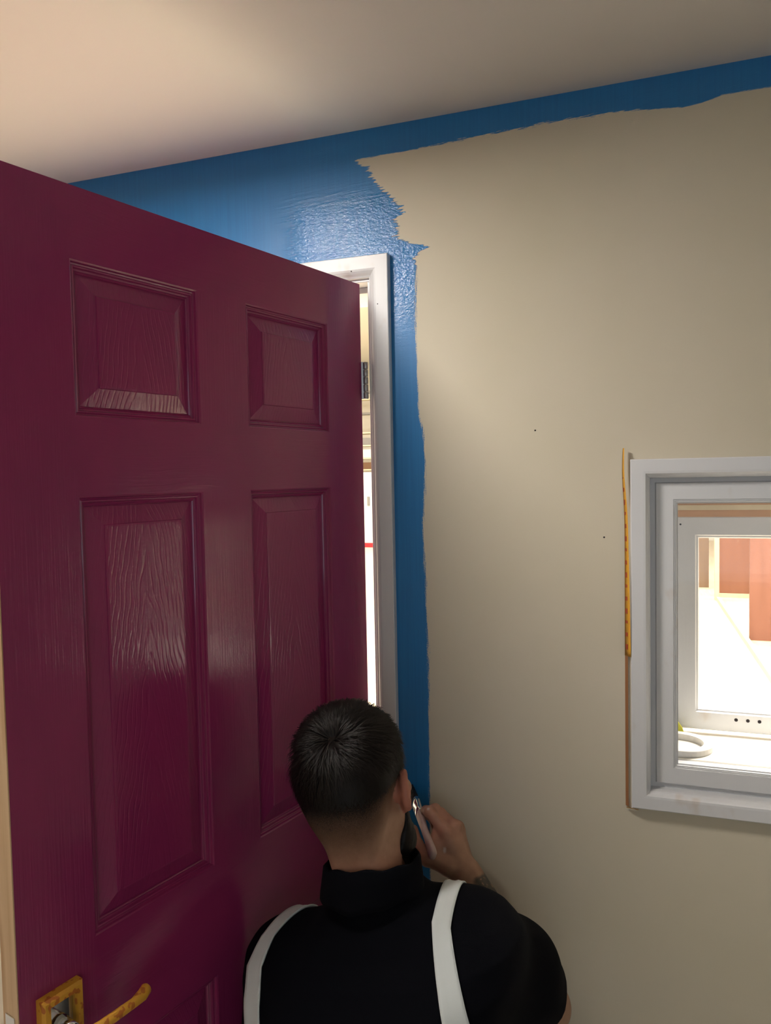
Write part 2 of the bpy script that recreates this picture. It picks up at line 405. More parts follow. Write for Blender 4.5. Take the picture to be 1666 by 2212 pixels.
for x, z in ((-.015, 2.012), (.040, 1.942)): nail(x, -.0175, z, lin_, .0012)
for x, z in ((.347, 1.679), (.472, 1.476)): nail(x, 0, z, wall_back, .0017, 'nail_mark')

# window 1: casing, sash, beads, glass; deep sill; second sash on the hall side
win = empty('window_1', (WX0, 0, 0)); tag(win, 'small white framed interior window with deep sill and second frame behind', kind='structure')
win.location = (0, 0, 0)
CP = [(0, 0), (0, -.018), (.002, -.020), (.022, -.020), (.026, -.0195), (.029, -.016), (.031, -.012), (.033, -.010), (.034, -.004), (.034, .012), (.020, .012), (.02, 0)]
for a, b_, out in (((WX0, WZ0), (WX0, WZ1), (-1, 0)), ((WX1, WZ0), (WX1, WZ1), (1, 0)), ((WX0, WZ1), (WX1, WZ1), (0, 1)), ((WX0, WZ0), (WX1, WZ0), (0, -1))):
    v, f = piece_sweep(a, b_, CP, out, 1, 1); py_obj('casing', v, f, M_white, win)
# reveal boards
ix0, ix1, iz0, iz1 = WX0 + .0335, WX1 - .0335, WZ0 + .0335, WZ1 - .0335
box('reveal_board', (WX0 + .0285, .012, iz0), (ix0, WT, iz1), M_white, win)
box('reveal_board', (ix1, .012, iz0), (WX1 - .0285, WT, iz1), M_white, win)
box('reveal_board', (WX0 + .0285, .012, iz1), (WX1 - .0285, WT, WZ1 - .0285), M_white, win)
box('reveal_board', (WX0 + .0285, .012, WZ0 + .0285), (WX1 - .0285, WT, iz0), M_white, win)
# near sash frame: rebated rails with a groove at its outer edge
SP = [(0, .030), (0, .012), (.009, .012), (.011, .006), (.040, .006), (.0405, .0075), (.0425, .0075), (.043, .009), (.045, .009), (.0455, .0115), (.048, .0125), (.048, .030)]
for a, b_, out in (((ix0, iz0), (ix0, iz1), (-1, 0)), ((ix1, iz0), (ix1, iz1), (1, 0)), ((ix0, iz1), (ix1, iz1), (0, 1)), ((ix0, iz0), (ix1, iz0), (0, -1))):
    v, f = piece_sweep(a, b_, SP, out, 1, 1); py_obj('sash_rail', v, f, M_white, win)
box('pane', (ix0 + .046, .018, iz0 + .046), (ix1 - .046, .021, iz1 - .046), M_glass, win)
# sill board between the two frames
box('sill', (ix0, .030, iz0), (ix1, .195, 1.060), M_hallwhite, win, .002, 1)
# hall-side frame
FP = [(0, .206), (0, .188), (.002, .186), (.036, .186), (.038, .189), (.041, .190), (.043, .193), (.044, .206)]
fx0, fx1, fz0, fz1 = .604, 1.218, 1.068, 1.503
for a, b_, out in (((fx0, fz0), (fx0, fz1), (-1, 0)), ((fx1, fz0), (fx1, fz1), (1, 0)), ((fx0, fz1), (fx1, fz1), (0, 1)), ((fx0, fz0), (fx1, fz0), (0, -1))):
    v, f = piece_sweep(a, b_, FP, out, 1, 1); py_obj('hall_side_rail', v, f, M_white, win)
box('pane', (fx0 + .040, .196, fz0 + .040), (fx1 - .040, .199, fz1 - .040), M_glass, win)
M_batten = mat('lit_pine_batten', (.62, .36, .20), .55)
box('head_batten', (ix0, .188, 1.503), (ix1, .206, 1.517), M_batten, win)
box('head_batten', (ix0, .184, 1.517), (ix1, .206, 1.527), M_post, win)
box('head_batten', (ix0, .188, 1.527), (ix1, .206, iz1), M_batten, win)
box('side_batten', (ix0, .19, 1.06), (fx0, .206, 1.503), M_white, win)
box('side_batten', (fx1, .19, 1.06), (ix1, .206, 1.503), M_white, win)
for x in (.716, .7375, .7585): nail(x, .186, 1.0935, win, .0036, 'screw_hole')
nail(.612, .186, 1.488, win, .002, 'screw_hole')

# ------------------------------------------------------------------ door
TH = 1.3145
door = empty('panelled_door', (0, -.012, .005), math.pi + TH)
tag(door, 'glossy plum painted six panel door standing open', 'door')
DW, DH, DT = .762, 1.981, .035
PX = [(.110, .328), (.434, .652)]
PZ = [(.215, .799), (.979, 1.579), (1.684, 1.890)]
zo = .005
def lbox(name, lo, hi, m, parent=door, bev=.0): return box(name, lo, hi, m, parent, bev, 1)
lbox('stile', (0, -DT, 0), (PX[0][0], 0, DH), M_stile)
lbox('stile', (PX[1][1], -DT, 0), (DW - .0002, 0, DH), M_stile)
zs = [0] + [z - zo for p in PZ for z in p] + [DH]
for k in range(0, len(zs), 2):
    lbox('rail', (PX[0][0], -DT, zs[k]), (PX[1][1], 0, zs[k + 1]), M_rail)
for a, b_ in PZ:
    lbox('muntin', (PX[0][1], -DT, a - zo), (PX[1][0], 0, b_ - zo), M_stile)
lbox('bare_edge', (DW - .0002, -DT + .0008, .0), (DW + .0014, -.0008, DH), M_wood)['label'] = 'unpainted timber closing edge of the door'
MP = [(-.0003, .0), (.0022, -.0012), (.0034, -.0045), (.0052, -.0056), (.0066, -.0046), (.0084, -.0052), (.0096, -.0085), (.0118, -.0100), (.0132, -.0092), (.0146, -.0108), (.0156, -.0135), (.0156, -.0175), (-.0003, -.0175)]
BP = [(.0150, -.0130), (.0405, -.0048), (.0412, -.0034), (.0440, -.0030)]
for (xa, xb) in PX:
    for (za, zb) in PZ:
        za -= zo; zb -= zo
        for side in (0, 1):
            fl = (lambda y: y) if side == 0 else (lambda y: -DT - y)
            v, f = rect_sweep(xa, xb, za, zb, [(i, fl(y)) for i, y in MP]); py_obj('panel_moulding', v, f, M_stile, door)
        # raised panel, both faces, one block centred on its own middle
        cx, cz_ = (xa + xb) / 2, (za + zb) / 2
        prof = [(i, y) for i, y in BP] + [(i, -DT - y) for i, y in reversed(BP)]
        rings = []
        for i, y in BP: rings.append([(xa + i - cx, y, za + i - cz_), (xb - i - cx, y, za + i - cz_), (xb - i - cx, y, zb - i - cz_), (xa + i - cx, y, zb - i - cz_)])
        rings = rings[::-1]
        for i, y in BP: rings.append([(xa + i - cx, -DT - y, za + i - cz_), (xb - i - cx, -DT - y, za + i - cz_), (xb - i - cx, -DT - y, zb - i - cz_), (xa + i - cx, -DT - y, zb - i - cz_)])
        v, f = loft(rings, True, True)
        po = py_obj('panel', v, f, M_panel, door); po.location = (cx, 0, cz_)
# hinges (fixed to the door)
def hinge(z):
    h = box('hinge', (-.0012, -.031, z - .0375), (.0012, -.002, z + .0375), M_steel, door)
    kn = (-.0065, .0062)
    for k in range(5):
        a, b_ = z - .0375 + k * .015, z - .0375 + (k + 1) * .015 - .0008
        v, f = tube([(kn[0], kn[1], a), (kn[0], kn[1], a + .001), (kn[0], kn[1], b_ - .001), (kn[0], kn[1], b_)], [.0046, .0052, .0052, .0046], 12, upv=(0, 1, 0))
        py_obj('knuckle', v, f, M_steel, h, True)
    v, f = loft([[(kn[0], kn[1] - .002, z - .0375), (kn[0], kn[1], z - .0375), (.0, -.002, z - .0375), (0, -.004, z - .0375)], [(kn[0], kn[1] - .002, z + .0375), (kn[0], kn[1], z + .0375), (.0, -.002, z + .0375), (0, -.004, z + .0375)]])
    py_obj('leaf', v, f, M_steel, h)
for z in (1.788, 1.02, .22): hinge(z)
# lever handle on a backplate, masked with yellow tape
lev = empty('lever_handle', (0, 0, 0)); lev.parent = door
px0, px1, pz0, pz1 = .689, .733, .765, .935
box('backplate', (px0, 0, pz0 - zo), (px1, .006, pz1 - zo), M_chrome, lev, .002)
TPp = [(-.004, .0), (-.004, .012), (-.001, .0165), (.006, .0165), (.0075, .012), (.0075, .0062), (-.001, .0062), (-.002, .0)]
v, f = rect_sweep(px0 - .003, px1 + .003, pz0 - zo - .003, pz1 - zo + .003, TPp)
py_obj('tape_border', v, f, M_tape, lev)['label'] = 'yellow masking tape round the handle plate'
LZ = .897 - zo
v, f = tube([(.711, .004, LZ), (.711, .020, LZ), (.711, .036, LZ)], [.011, .0095, .0095], 14, upv=(0, 0, 1)); py_obj('spindle_neck', v, f, M_chrome, lev, True)
lp = [(.716, .040, LZ), (.708, .052, LZ), (.690, .056, LZ), (.660, .057, LZ + .001), (.638, .057, LZ + .001), (.622, .055, LZ + .002), (.613, .051, LZ + .003), (.609, .047, LZ + .004)]
v, f = tube(lp, [(.006, .007), (.0065, .007), (.0062, .007), (.0056, .0066), (.0052, .0064), (.0068, .0078), (.0070, .0082), (.0026, .0034)], 16)
py_obj('lever', v, f, M_chrome, lev, True)
v, f = tube([(a, b_ + .001, c + .0008) for a, b_, c in lp], [(.0064, .0076), (.0069, .0076), (.0066, .0076), (.0060, .0072), (.0056, .0070), (.0075, .0088), (.0076, .0092), (.0030, .004)], 16)
f = [q for q in f if len(q) > 4 or np.mean([v[i][2] for i in q]) > LZ - .0035]
py_obj('tape_wrap', v, f, M_tape, lev, True)['label'] = 'yellow masking tape wrapped over the lever'
# latch faceplate on the edge
lbox('latch_plate', (DW + .0012, -.028, .86), (DW + .0026, -.008, .925), M_chrome, bev=.0004)

# tape left on the window casing
tp = empty('masking_tape', (.508, -.001, 1.45)); tag(tp, 'torn strip of yellow masking tape standing along the window casing edge', 'tape')
def ribbon(rows, th=.0004):
    vs, fs = [], []
    for a, b_ in rows:
        vs += [a, b_, (b_[0] - th, b_[1] + th, b_[2]), (a[0] - th, a[1] + th, a[2])]
    for i in range(len(rows) - 1):
        for j in range(4):
            k = (j + 1) % 4; fs.append((i * 4 + j, i * 4 + k, i * 4 + 4 + k, i * 4 + 4 + j))
    fs.append((3, 2, 1, 0)); n = (len(rows) - 1) * 4; fs.append((n, n + 1, n + 2, n + 3))
    return vs, fs
rows = []
K = 28
for i in range(K + 1):
    t = i / K; z = 1.640 - t * (1.640 - 1.258)
    w = .0015 + .0095 * min(1, t * 1.02) ** .8; xo = .5105 - .0045 * math.exp(-((t - .10) / .16) ** 2) - .001 * t
    yo = -.012 - .004 * math.sin(t * 3.0)
    rows.append(((xo - .508 - .001, yo + .004, z - 1.45), (xo + w * .85 - .508, yo - w * .6, z - 1.45)))
v, f = ribbon(rows); py_obj('tape_strip', v, f, mat('plain_yellow_tape', (.76, .38, .03), .5), tp, True)
for i in range(15):
    t = .13 + i * .058; k = t * K; i0 = int(k); fr = k - i0
    a = [rows[i0][0][j] * (1 - fr) + rows[i0 + 1][0][j] * fr for j in range(3)]; b_ = [rows[i0][1][j] * (1 - fr) + rows[i0 + 1][1][j] * fr for j in range(3)]
    A = [a[j] + (b_[j] - a[j]) * .10 for j in range(3)]; B = [a[j] + (b_[j] - a[j]) * .48 for j in range(3)]
    hgt = .0055 + .002 * ((i * 7) % 3)
    off = (.0003, -.0006, 0)
    vs = [tuple(A[j] + off[j] for j in range(3)), tuple(B[j] + off[j] for j in range(3))]
    vs += [(x, y, z - hgt) for x, y, z in vs[::-1]]
    vs += [(x - .0003, y + .0004, z) for x, y, z in vs]
    py_obj('printed_mark', vs, [(0, 1, 2, 3), (7, 6, 5, 4), (0, 4, 5, 1), (1, 5, 6, 2), (2, 6, 7, 3), (3, 7, 4, 0)], M_tape_mark, tp)
rows = [((.5085, -.0005, z), (.5135, -.0035, z)) for z in (1.258, 1.15, 1.05, .972)]  # brown strip standing in for the shadow line along the lower casing edge
v, f = ribbon([(tuple(np.subtract(a, (.508, -.001, 1.45))), tuple(np.subtract(b_, (.508, -.001, 1.45)))) for a, b_ in rows]); py_obj('edge_shadow', v, f, mat('brown_edge_shadow', (.30, .13, .05), .7), tp)
ts = empty('masking_tape', (.525, -.002, .97)); tag(ts, 'small scrap of yellow masking tape under the window casing corner', 'tape')
v, f = ribbon([((-.015, 0, -.002), (-.015, -.010, .004)), ((-.004, 0, -.003), (-.004, -.010, .002)), ((.006, 0, -.004), (.006, -.009, .0015))]); py_obj('tape_scrap', v, f, M_tape, ts)

# things on the window sill
def ring_roll(loc, r0, r1, h, m):
    prof = [(r0, 0), (r1 - .001, 0), (r1, .001), (r1, h - .001), (r1 - .001, h), (r0, h), (r0, 0)]
    n = 40
    rings = [[(r * math.cos(a), r * math.sin(a), z) for r, z in prof[:-1]] for a in [2 * math.pi * k / n for k in range(n)]]
    rings.append(rings[0]); v, f = loft(rings, True, False)
    o = py_obj('tape_roll', v, f, m); o.location = loc; return o
o = ring_roll((.608, .094, 1.060), .042, .058, .012, mat('white_paper_tape', (.72, .70, .66), .6)); tag(o, 'pale roll of tape lying on the window sill', 'tape roll')
v, f = loft([[(-.013, -.006, 0), (.011, -.006, 0), (.011, .006, 0), (-.013, .006, 0)], [(-.012, -.005, .014), (.007, -.005, .014), (.007, .005, .014), (-.012, .005, .014)], [(-.012, -.003, .030), (-.004, -.003, .030), (-.004, .003, .030), (-.012, .003, .030)]])
o = py_obj('plastic_wedge', v, f, M_yellow); o.location = (.608, .166, 1.060); tag(o, 'yellow plastic wedge on the sill behind the tape roll', 'wedge')

# ------------------------------------------------------------------ hall objects seen through the openings
def hall_board(x0, x1, y, z0, z1, m, label, th=.04):
    e = empty('partition_board', ((x0 + x1) / 2, y, 0)); tag(e, label, 'board')
    w = (x1 - x0) / 2
    box('sheet', (-w, -th / 2, z0), (w, th / 2, z1), m, e)
    box('sole_plate', (-w, -.05, 0), (w, .05, max(z0, .02)), M_post, e)
    box('top_plate', (-w, -.05, z1), (w, .05, z1 + .06), M_post, e)
    return e
hall_board(1.40, 1.765, 8.80, .05, 2.4, M_ply1, 'bright orange plywood partition seen through window')
hall_board(1.45, 2.6, 6.15, .02, 2.4, M_ply2, 'red brown plywood partition nearest the window')
hall_board(.60, 1.345, 9.45, .02, 1.92, M_ply3, 'tan grained board furthest left through window')
p_ = box('timber_post', (1.345, 8.50, 0), (1.395, 8.60, 2.5), M_post); tag(p_, 'pale timber post left of the orange partition', 'post')
vs, fs = loft([[(1.36, 8.48, 0), (1.40, 8.48, 0), (1.40, 8.48, .05), (1.36, 8.48, .05)], [(1.43, 4.4, 0), (1.47, 4.4, 0), (1.47, 4.4, .05), (1.43, 4.4, .05)]])
tag(py_obj('floor_batten', vs, fs, M_post), 'long pale timber batten lying on hall floor', 'batten')
# strip seen in the gap at the hinges
sh = empty('storage_shelves', (-5.7, 15.4, 0)); tag(sh, 'cluttered storage shelves glimpsed through the hinge gap', 'shelves')
for k, z in enumerate((1.75, 2.02, 2.32, 2.62)): box('shelf', (-.9, -.2, z), (.9, .25, z + .03), M_post, sh)
for x in (-.9, .87): box('upright', (x, -.2, 0), (x + .03, .25, 2.9), M_greybox, sh)
for x, z, w_, hh, mm, lb_ in ((-5.86, 1.78, .30, .16, M_brownbox, 'brown cardboard box on the lowest hall shelf'), (-5.84, 2.05, .26, .20, M_hallwhite, 'white box on the middle hall shelf'), (-5.88, 2.35, .32, .17, M_greybox, 'grey box on the upper hall shelf')):
    o = box('storage_box', (x, 15.25, z), (x + w_, 15.5, z + hh), mm, None, .006, 1); tag(o, lb_, 'box', 'boxes on the hall shelves')
cb = empty('wall_cabinet', (-5.42, 14.45, 0)); tag(cb, 'white floor cabinet with red plinth at hall end', 'cabinet')
box('body', (-.9, 0, .10), (.9, .5, 1.70), mat('cabinet_white', (.62, .66, .62), .5), cb); box('plinth', (-.9, -.02, 0), (.9, .5, .10), M_red, cb)
for x in (-.32, .02, .36): box('door_handle', (x, -.03, .95), (x + .05, 0, 1.15), M_greybox, cb)
for z, m, lb_ in ((3.1, M_greybox, 'lowest grey roof beam at the far end of the hall'), (3.45, M_post, 'pale timber roof beam at the far end of the hall'), (3.62, M_greybox, 'highest grey roof beam at the far end of the hall')):
    o = box('roof_beam', (-10.998, 15.6, z), (-3, 15.8, z + .05), m); tag(o, lb_, 'beam', 'hall roof beams')
# ------------------------------------------------------------------ ceiling lamp behind the door (out of frame, upper left)
lamp = empty('ceiling_lamp', (-.345, -.80, CZ)); tag(lamp, 'round flush ceiling lamp above the back of the open door', 'lamp')
def disc(name, r0, r1, z0, z1, m, parent):
    n = 40
    rings = [[(r * math.cos(2 * math.pi * k / n), r * math.sin(2 * math.pi * k / n), z) for k in range(n)] for r, z in ((r0, z0), (r1, z0 * .6 + z1 * .4), (r1, z1))]
    v, f = loft(rings); return py_obj(name, v, f, m, parent, False)
v, f = loft([[(r * math.cos(2 * math.pi * k / 40), r * math.sin(2 * math.pi * k / 40), z) for k in range(40)] for r, z in ((.138, 0), (.138, -.034), (.134, -.038), (.127, -.038), (.125, -.030), (.125, 0))], True, False)
py_obj('lamp_rim', v, f, M_hallwhite, lamp)
lm = mat('lamp_diffuser', (.9, .9, .9), .5)
lb = lm.node_tree.nodes['Principled BSDF']; lb.inputs['Emission Color'].default_value = (1.0, .94, .87, 1); lb.inputs['Emission Strength'].default_value = 165.0
disc('lamp_diffuser', .124, .124, -.034, -.002, lm, lamp)

# ------------------------------------------------------------------ the painter
def surface_nets(fn, lo, hi, h):
    lo = np.array(lo, float); n = [int(math.ceil((b - a) / h)) + 1 for a, b in zip(lo, hi)]
    ax = [lo[i] + h * np.arange(n[i]) for i in range(3)]
    F = np.empty(n, np.float32)
    st = 24
    for i in range(0, n[0], st):
        X, Y, Z = np.meshgrid(ax[0][i:i + st], ax[1], ax[2], indexing='ij')
        F[i:i + st] = fn(np.stack([X, Y, Z], -1).reshape(-1, 3)).reshape(X.shape)
    S = F < 0
    c = np.zeros([k - 1 for k in n], np.int8)
    for dx in (0, 1):
        for dy in (0, 1):
            for dz in (0, 1):
                c += S[dx:n[0] - 1 + dx, dy:n[1] - 1 + dy, dz:n[2] - 1 + dz]
    act = (c > 0) & (c < 8)
    ci = np.argwhere(act); idx = -np.ones(act.shape, np.int64); idx[act] = np.arange(len(ci))
    acc = np.zeros((len(ci), 3)); cnt = np.zeros(len(ci))
    cor = [(a, b, c_) for a in (0, 1) for b in (0, 1) for c_ in (0, 1)]
    for a in cor:
        for d in range(3):
            if a[d] == 1: continue
            b = list(a); b[d] = 1
            fa = F[ci[:, 0] + a[0], ci[:, 1] + a[1], ci[:, 2] + a[2]]; fb = F[ci[:, 0] + b[0], ci[:, 1] + b[1], ci[:, 2] + b[2]]
            m = (fa < 0) != (fb < 0)
            t = np.where(m, fa / np.where(m, fa - fb, 1), 0)
            p = np.array(a, float)[None, :].repeat(len(ci), 0); p[:, d] += t
            acc[m] += p[m]; cnt[m] += 1
    V = lo + (ci + acc / cnt[:, None]) * h
    quads = []
    for d in range(3):
        e, g = (d + 1) % 3, (d + 2) % 3
        sl0 = [slice(None)] * 3; sl1 = [slice(None)] * 3
        sl0[d] = slice(0, n[d] - 1); sl1[d] = slice(1, n[d])
        A, B = S[tuple(sl0)], S[tuple(sl1)]
        ed = np.argwhere(A != B)
        ed = ed[(ed[:, e] > 0) & (ed[:, g] > 0) & (ed[:, e] < n[e] - 1) & (ed[:, g] < n[g] - 1)]
        def cell(de, dg):
            q = ed.copy(); q[:, e] += de; q[:, g] += dg
            return idx[q[:, 0], q[:, 1], q[:, 2]]
        q = np.stack([cell(-1, -1), cell(0, -1), cell(0, 0), cell(-1, 0)], 1)
        ins = A[ed[:, 0], ed[:, 1], ed[:, 2]]
        q[~ins] = q[~ins][:, ::-1]
        quads.append(q)
    return V, np.concatenate(quads)
def np_mesh(name, V, Q):
    me = bpy.data.meshes.new(name)
    me.vertices.add(len(V)); me.vertices.foreach_set('co', np.asarray(V, np.float32).ravel())
    me.loops.add(Q.size); me.loops.foreach_set('vertex_index', Q.ravel().astype(np.int32))
    me.polygons.add(len(Q)); me.polygons.foreach_set('loop_start', np.arange(0, Q.size, 4, dtype=np.int32))
    me.update(calc_edges=True); me.polygons.foreach_set('use_smooth', np.ones(len(Q), bool)); me.validate()
    return me
def A3(*v): return np.array(v, float)
def smin(a, b, k):
    h = np.clip(.5 + .5 * (b - a) / k, 0, 1); return b + (a - b) * h - k * h * (1 - h)
def smax(a, b, k): return -smin(-a, -b, k)
def cone(P, a, b, ra, rb):
    a = np.asarray(a, float); b = np.asarray(b, float); d = b - a
    t = np.clip(((P - a) @ d) / (d @ d), 0, 1)
    return np.linalg.norm(P - a - t[:, None] * d, axis=1) - (ra + (rb - ra) * t)
def ell(P, c, r, R=None):
    q = P - np.asarray(c, float)
    if R is not None: q = q @ R
    r = np.asarray(r, float)
    k0 = np.linalg.norm(q / r, axis=1); k1 = np.linalg.norm(q / (r * r), axis=1)
    return k0 * (k0 - 1) / np.maximum(k1, 1e-9)
def Rx(a): return np.array([[1, 0, 0], [0, math.cos(a), -math.sin(a)], [0, math.sin(a), math.cos(a)]])
def Ry(a): return np.array([[math.cos(a), 0, math.sin(a)], [0, 1, 0], [-math.sin(a), 0, math.cos(a)]])
def Rz(a): return np.array([[math.cos(a), -math.sin(a), 0], [math.sin(a), math.cos(a), 0], [0, 0, 1]])
rad = math.radians
def vnoise(P, s, seed=0):
    r = np.random.RandomState(seed); o = np.zeros(len(P))
    for k in range(5):
        d = r.normal(size=3); d /= np.linalg.norm(d); o += np.sin(P @ d * s * (1 + .35 * k) + r.rand() * 6.28)
    return o / 5

# head frame: x right, y forward (face), z up
HC = A3(.115, -.378, 1.113)
HR = Rz(rad(0)) @ Ry(rad(-11)) @ Rx(rad(-10))
NECK = A3(.160, -.400, .975)
def to_head(P): return (P - HC) @ HR
def from_head(q): return HC + np.asarray(q, float) @ HR.T
def ear_sdf(q, s):
    p = q * A3(s, 1, 1)
    R = Rz(rad(18)) @ Rx(rad(-8))
    c = A3(.0800, -.002, -.010)
    e = ell(p, c, (.0075, .0165, .0275), R)
    lobe = ell(p, c + A3(-.004, .006, -.023), (.0060, .009, .011), R)
    e = smin(e, lobe, .006)
    hollow = ell(p, c + A3(.0085, .006, .002), (.0060, .0100, .0165), R)
    e = smax(e, -hollow, .004)
    rim = np.abs(np.linalg.norm(((p - c) @ R)[:, 1:] / A3(.0152, .0262), axis=1) - 1) * .02 + np.maximum(np.abs(((p - c) @ R)[:, 0] - .003) - .003, 0) - .0034
    e = smin(e, rim, .004)
    base = cone(p, (.068, .0, -.012), (.076, .006, -.014), .014, .010)
    return smin(e, base, .008)
def head_sdf(P):
    q = to_head(P)
    d = ell(q, (0, -.014, .030), (.0745, .0950, .0860))
    d = smin(d, ell(q, (0, -.052, .002), (.062, .048, .062)), .03)
    d = smin(d, ell(q, (0, .040, .010), (.0600, .0540, .070)), .03)
    d = smin(d, ell(q, (0, .044, -.058), (.0520, .0500, .060)), .03)
    d = smin(d, ell(q, (0, .074, -.098), (.026, .020, .020)), .025)
    for s in (-1, 1):
        d = smin(d, cone(q, (s * .058, .004, -.045), (s * .022, .070, -.098), .014, .016), .022)
        d = smin(d, ell(q, (s * .040, .074, -.020), (.024, .020, .018)), .015)
        d = smax(d, -ell(q, (s * .031, .101, .012), (.018, .016, .012)), .010)
        d = smin(d, cone(q, (s * .012, .093, .026), (s * .045, .082, .027), .008, .006), .010)
        d = smin(d, ell(q, (s * .011, .107, -.030), (.008, .009, .007)), .005)
    d = smin(d, cone(q, (0, .093, .015), (0, .117, -.024), .007, .010), .008)
    d = smin(d, ell(q, (0, .096, -.060), (.023, .010, .006)), .006)
    d = smin(d, ell(q, (0, .095, -.071), (.020, .010, .0065)), .006)
    d = smax(d, -ell(q, (0, .107, -.0655), (.024, .006, .0012)), .003)
    for s in (-1, 1): d = smin(d, ear_sdf(q, s), .004)
    # neck: column plus the two cords at the nape
    nt = from_head((.010, -.028, -.050))
    nk = cone(P, nt, NECK + A3(0, -.005, -.03), .043, .043)
    nf = cone(P, from_head((.010, .005, -.070)), NECK + A3(-.005, .03, -.04), .042, .044)
    nk = smin(nk, nf, .03)
    for s in (-1, 1):
        nk = smin(nk, cone(P, from_head((.006 + s * .024, -.068, -.035)), NECK + A3(s * .022, -.026, -.03), .017, .019), .025)
    d = smin(d, nk, .028)
    return d

# joints (world)
SR, ER, WR = A3(.304, -.368, .903), A3(.376, -.168, .670), A3(.236, -.150, .868)
SL, EL, WL = A3(.000, -.395, .828), A3(-.042, -.400, .595), A3(.050, -.235, .510)
def chain(P, pts, rs, k=.006):
    d = None
    for i in range(len(pts) - 1):
        c = cone(P, pts[i], pts[i + 1], rs[i], rs[i + 1]); d = c if d is None else smin(d, c, k)
    return d
# right hand, closed round the brush: joints of each finger
HAND_R = dict(
    index=([(.1965, -.1370, .9385), (.1580, -.1140, .9630), (.1450, -.0920, .9540), (.1420, -.0790, .9380)], [.0116, .0102, .0090, .0078]),
    middle=([(.2075, -.1180, .9420), (.1640, -.0960, .9610), (.1500, -.0760, .9480), (.1470, -.0660, .9300)], [.0116, .0100, .0088, .0075]),
    ring=([(.2080, -.1010, .9330), (.1700, -.0800, .9480), (.1520, -.0720, .9300), (.1600, -.0820, .9150)], [.0108, .0094, .0083, .0072]),
    pinky=([(.2060, -.0860, .9210), (.1760, -.0680, .9280), (.1640, -.0660, .9130), (.1700, -.0760, .9010)], [.0098, .0084, .0074, .0064]),
    thumb=([(.2050, -.1640, .8900), (.1680, -.1680, .9010), (.1430, -.1480, .9140), (.1280, -.1230, .9290)], [.0155, .0130, .0110, .0088]))
def hand_sdf(P, H, wrist, elbow):
    mcp = [A3(*H[k][0][0]) for k in ('index', 'middle', 'ring', 'pinky')]
    d = None
    for i, m in enumerate(mcp):
        w = wrist + (m - mcp[1]) * .38
        c = cone(P, w, m, .0150, .0118); d = c if d is None else smin(d, c, .014)
    d = smin(d, cone(P, wrist, elbow * .18 + wrist * .82, .0245, .0280), .02)
    d = smin(d, cone(P, wrist + (mcp[0] - wrist) * .2, A3(*H['thumb'][0][0]), .016, .0155), .012)
    th = A3(*H['thumb'][0][1])
    d = smin(d, cone(P, th, mcp[0] * .8 + wrist * .2, .009, .010), .014)
    if H is HAND_R: d = smin(d, cone(P, (.1760, -.1500, .9120), (.1790, -.1180, .9360), .0125, .0130), .012)
    for k in ('index', 'middle', 'ring', 'pinky', 'thumb'):
        pts, rs = H[k]
        fd = chain(P, pts, rs, .004)
        for j in (1, 2): fd = smin(fd, np.linalg.norm(P - A3(*pts[j]), axis=1) - rs[j] * 1.04, .003)
        d = smin(d, fd, .0055 if k != 'thumb' else .008)
    for m in mcp: d = smin(d, np.linalg.norm(P - m - A3(.002, -.003, .003), axis=1) - .0105, .008)
    return d
def forearm(P, W, E_):
    mid = E_ + (W - E_) * .28
    d = chain(P, [W, mid, E_], [.0265, .0385, .0400], .02)
    return d
OFF = WL - A3(.236, -.150, .868)
def mirror_hand():
    # relaxed left hand resting on the thigh
    b = WL; H = {}
    for i, k in enumerate(('index', 'middle', 'ring', 'pinky')):
        x = (.022, .004, -.014, -.030)[i]; L = (1.0, 1.06, 1.0, .82)[i]
        H[k] = ([tuple(b + A3(x, .085, -.018)), tuple(b + A3(x * 1.15, .085 + .040 * L, -.022)), tuple(b + A3(x * 1.2, .085 + .062 * L, -.040)), tuple(b + A3(x * 1.2, .085 + .070 * L, -.060))], [.0112, .0098, .0086, .0074])
    H['thumb'] = ([tuple(b + A3(.030, .030, -.012)), tuple(b + A3(.048, .055, -.022)), tuple(b + A3(.054, .082, -.034)), tuple(b + A3(.054, .100, -.048))], [.0150, .0125, .0106, .0084])
    return H
HAND_L = mirror_hand()

# torso sections: height, half width, half depth, centre y
TS = np.array([[.40, .150, .105, -.500], [.50, .158, .115, -.500], [.62, .152, .112, -.480], [.74, .162, .118, -.455], [.82, .186, .122, -.440],
               [.87, .196, .116, -.428], [.905, .190, .100, -.415], [.930, .160, .082, -.405], [.952, .105, .070, -.400], [.972, .070, .060, -.398], [.995, .055, .055, -.398]])
TCX = .160
def torso_sdf(P, grow=0.0):
    x = P[:, 0] - TCX
    sh = np.clip((P[:, 2] - .60) / .3, 0, 1)
    z = P[:, 2] + .022 - .22 * x * sh
    w = np.interp(z, TS[:, 0], TS[:, 1]) + grow; dp = np.interp(z, TS[:, 0], TS[:, 2]) + grow; cy = np.interp(z, TS[:, 0], TS[:, 3])
    y = P[:, 1] - cy
    k = (np.abs(x / w) ** 2.4 + np.abs(y / dp) ** 2.4) ** (1 / 2.4)
    d = (k - 1) * np.minimum(w, dp) * .85
    return smax(d, np.maximum(z - .995 - grow, .40 - P[:, 2]), .02)
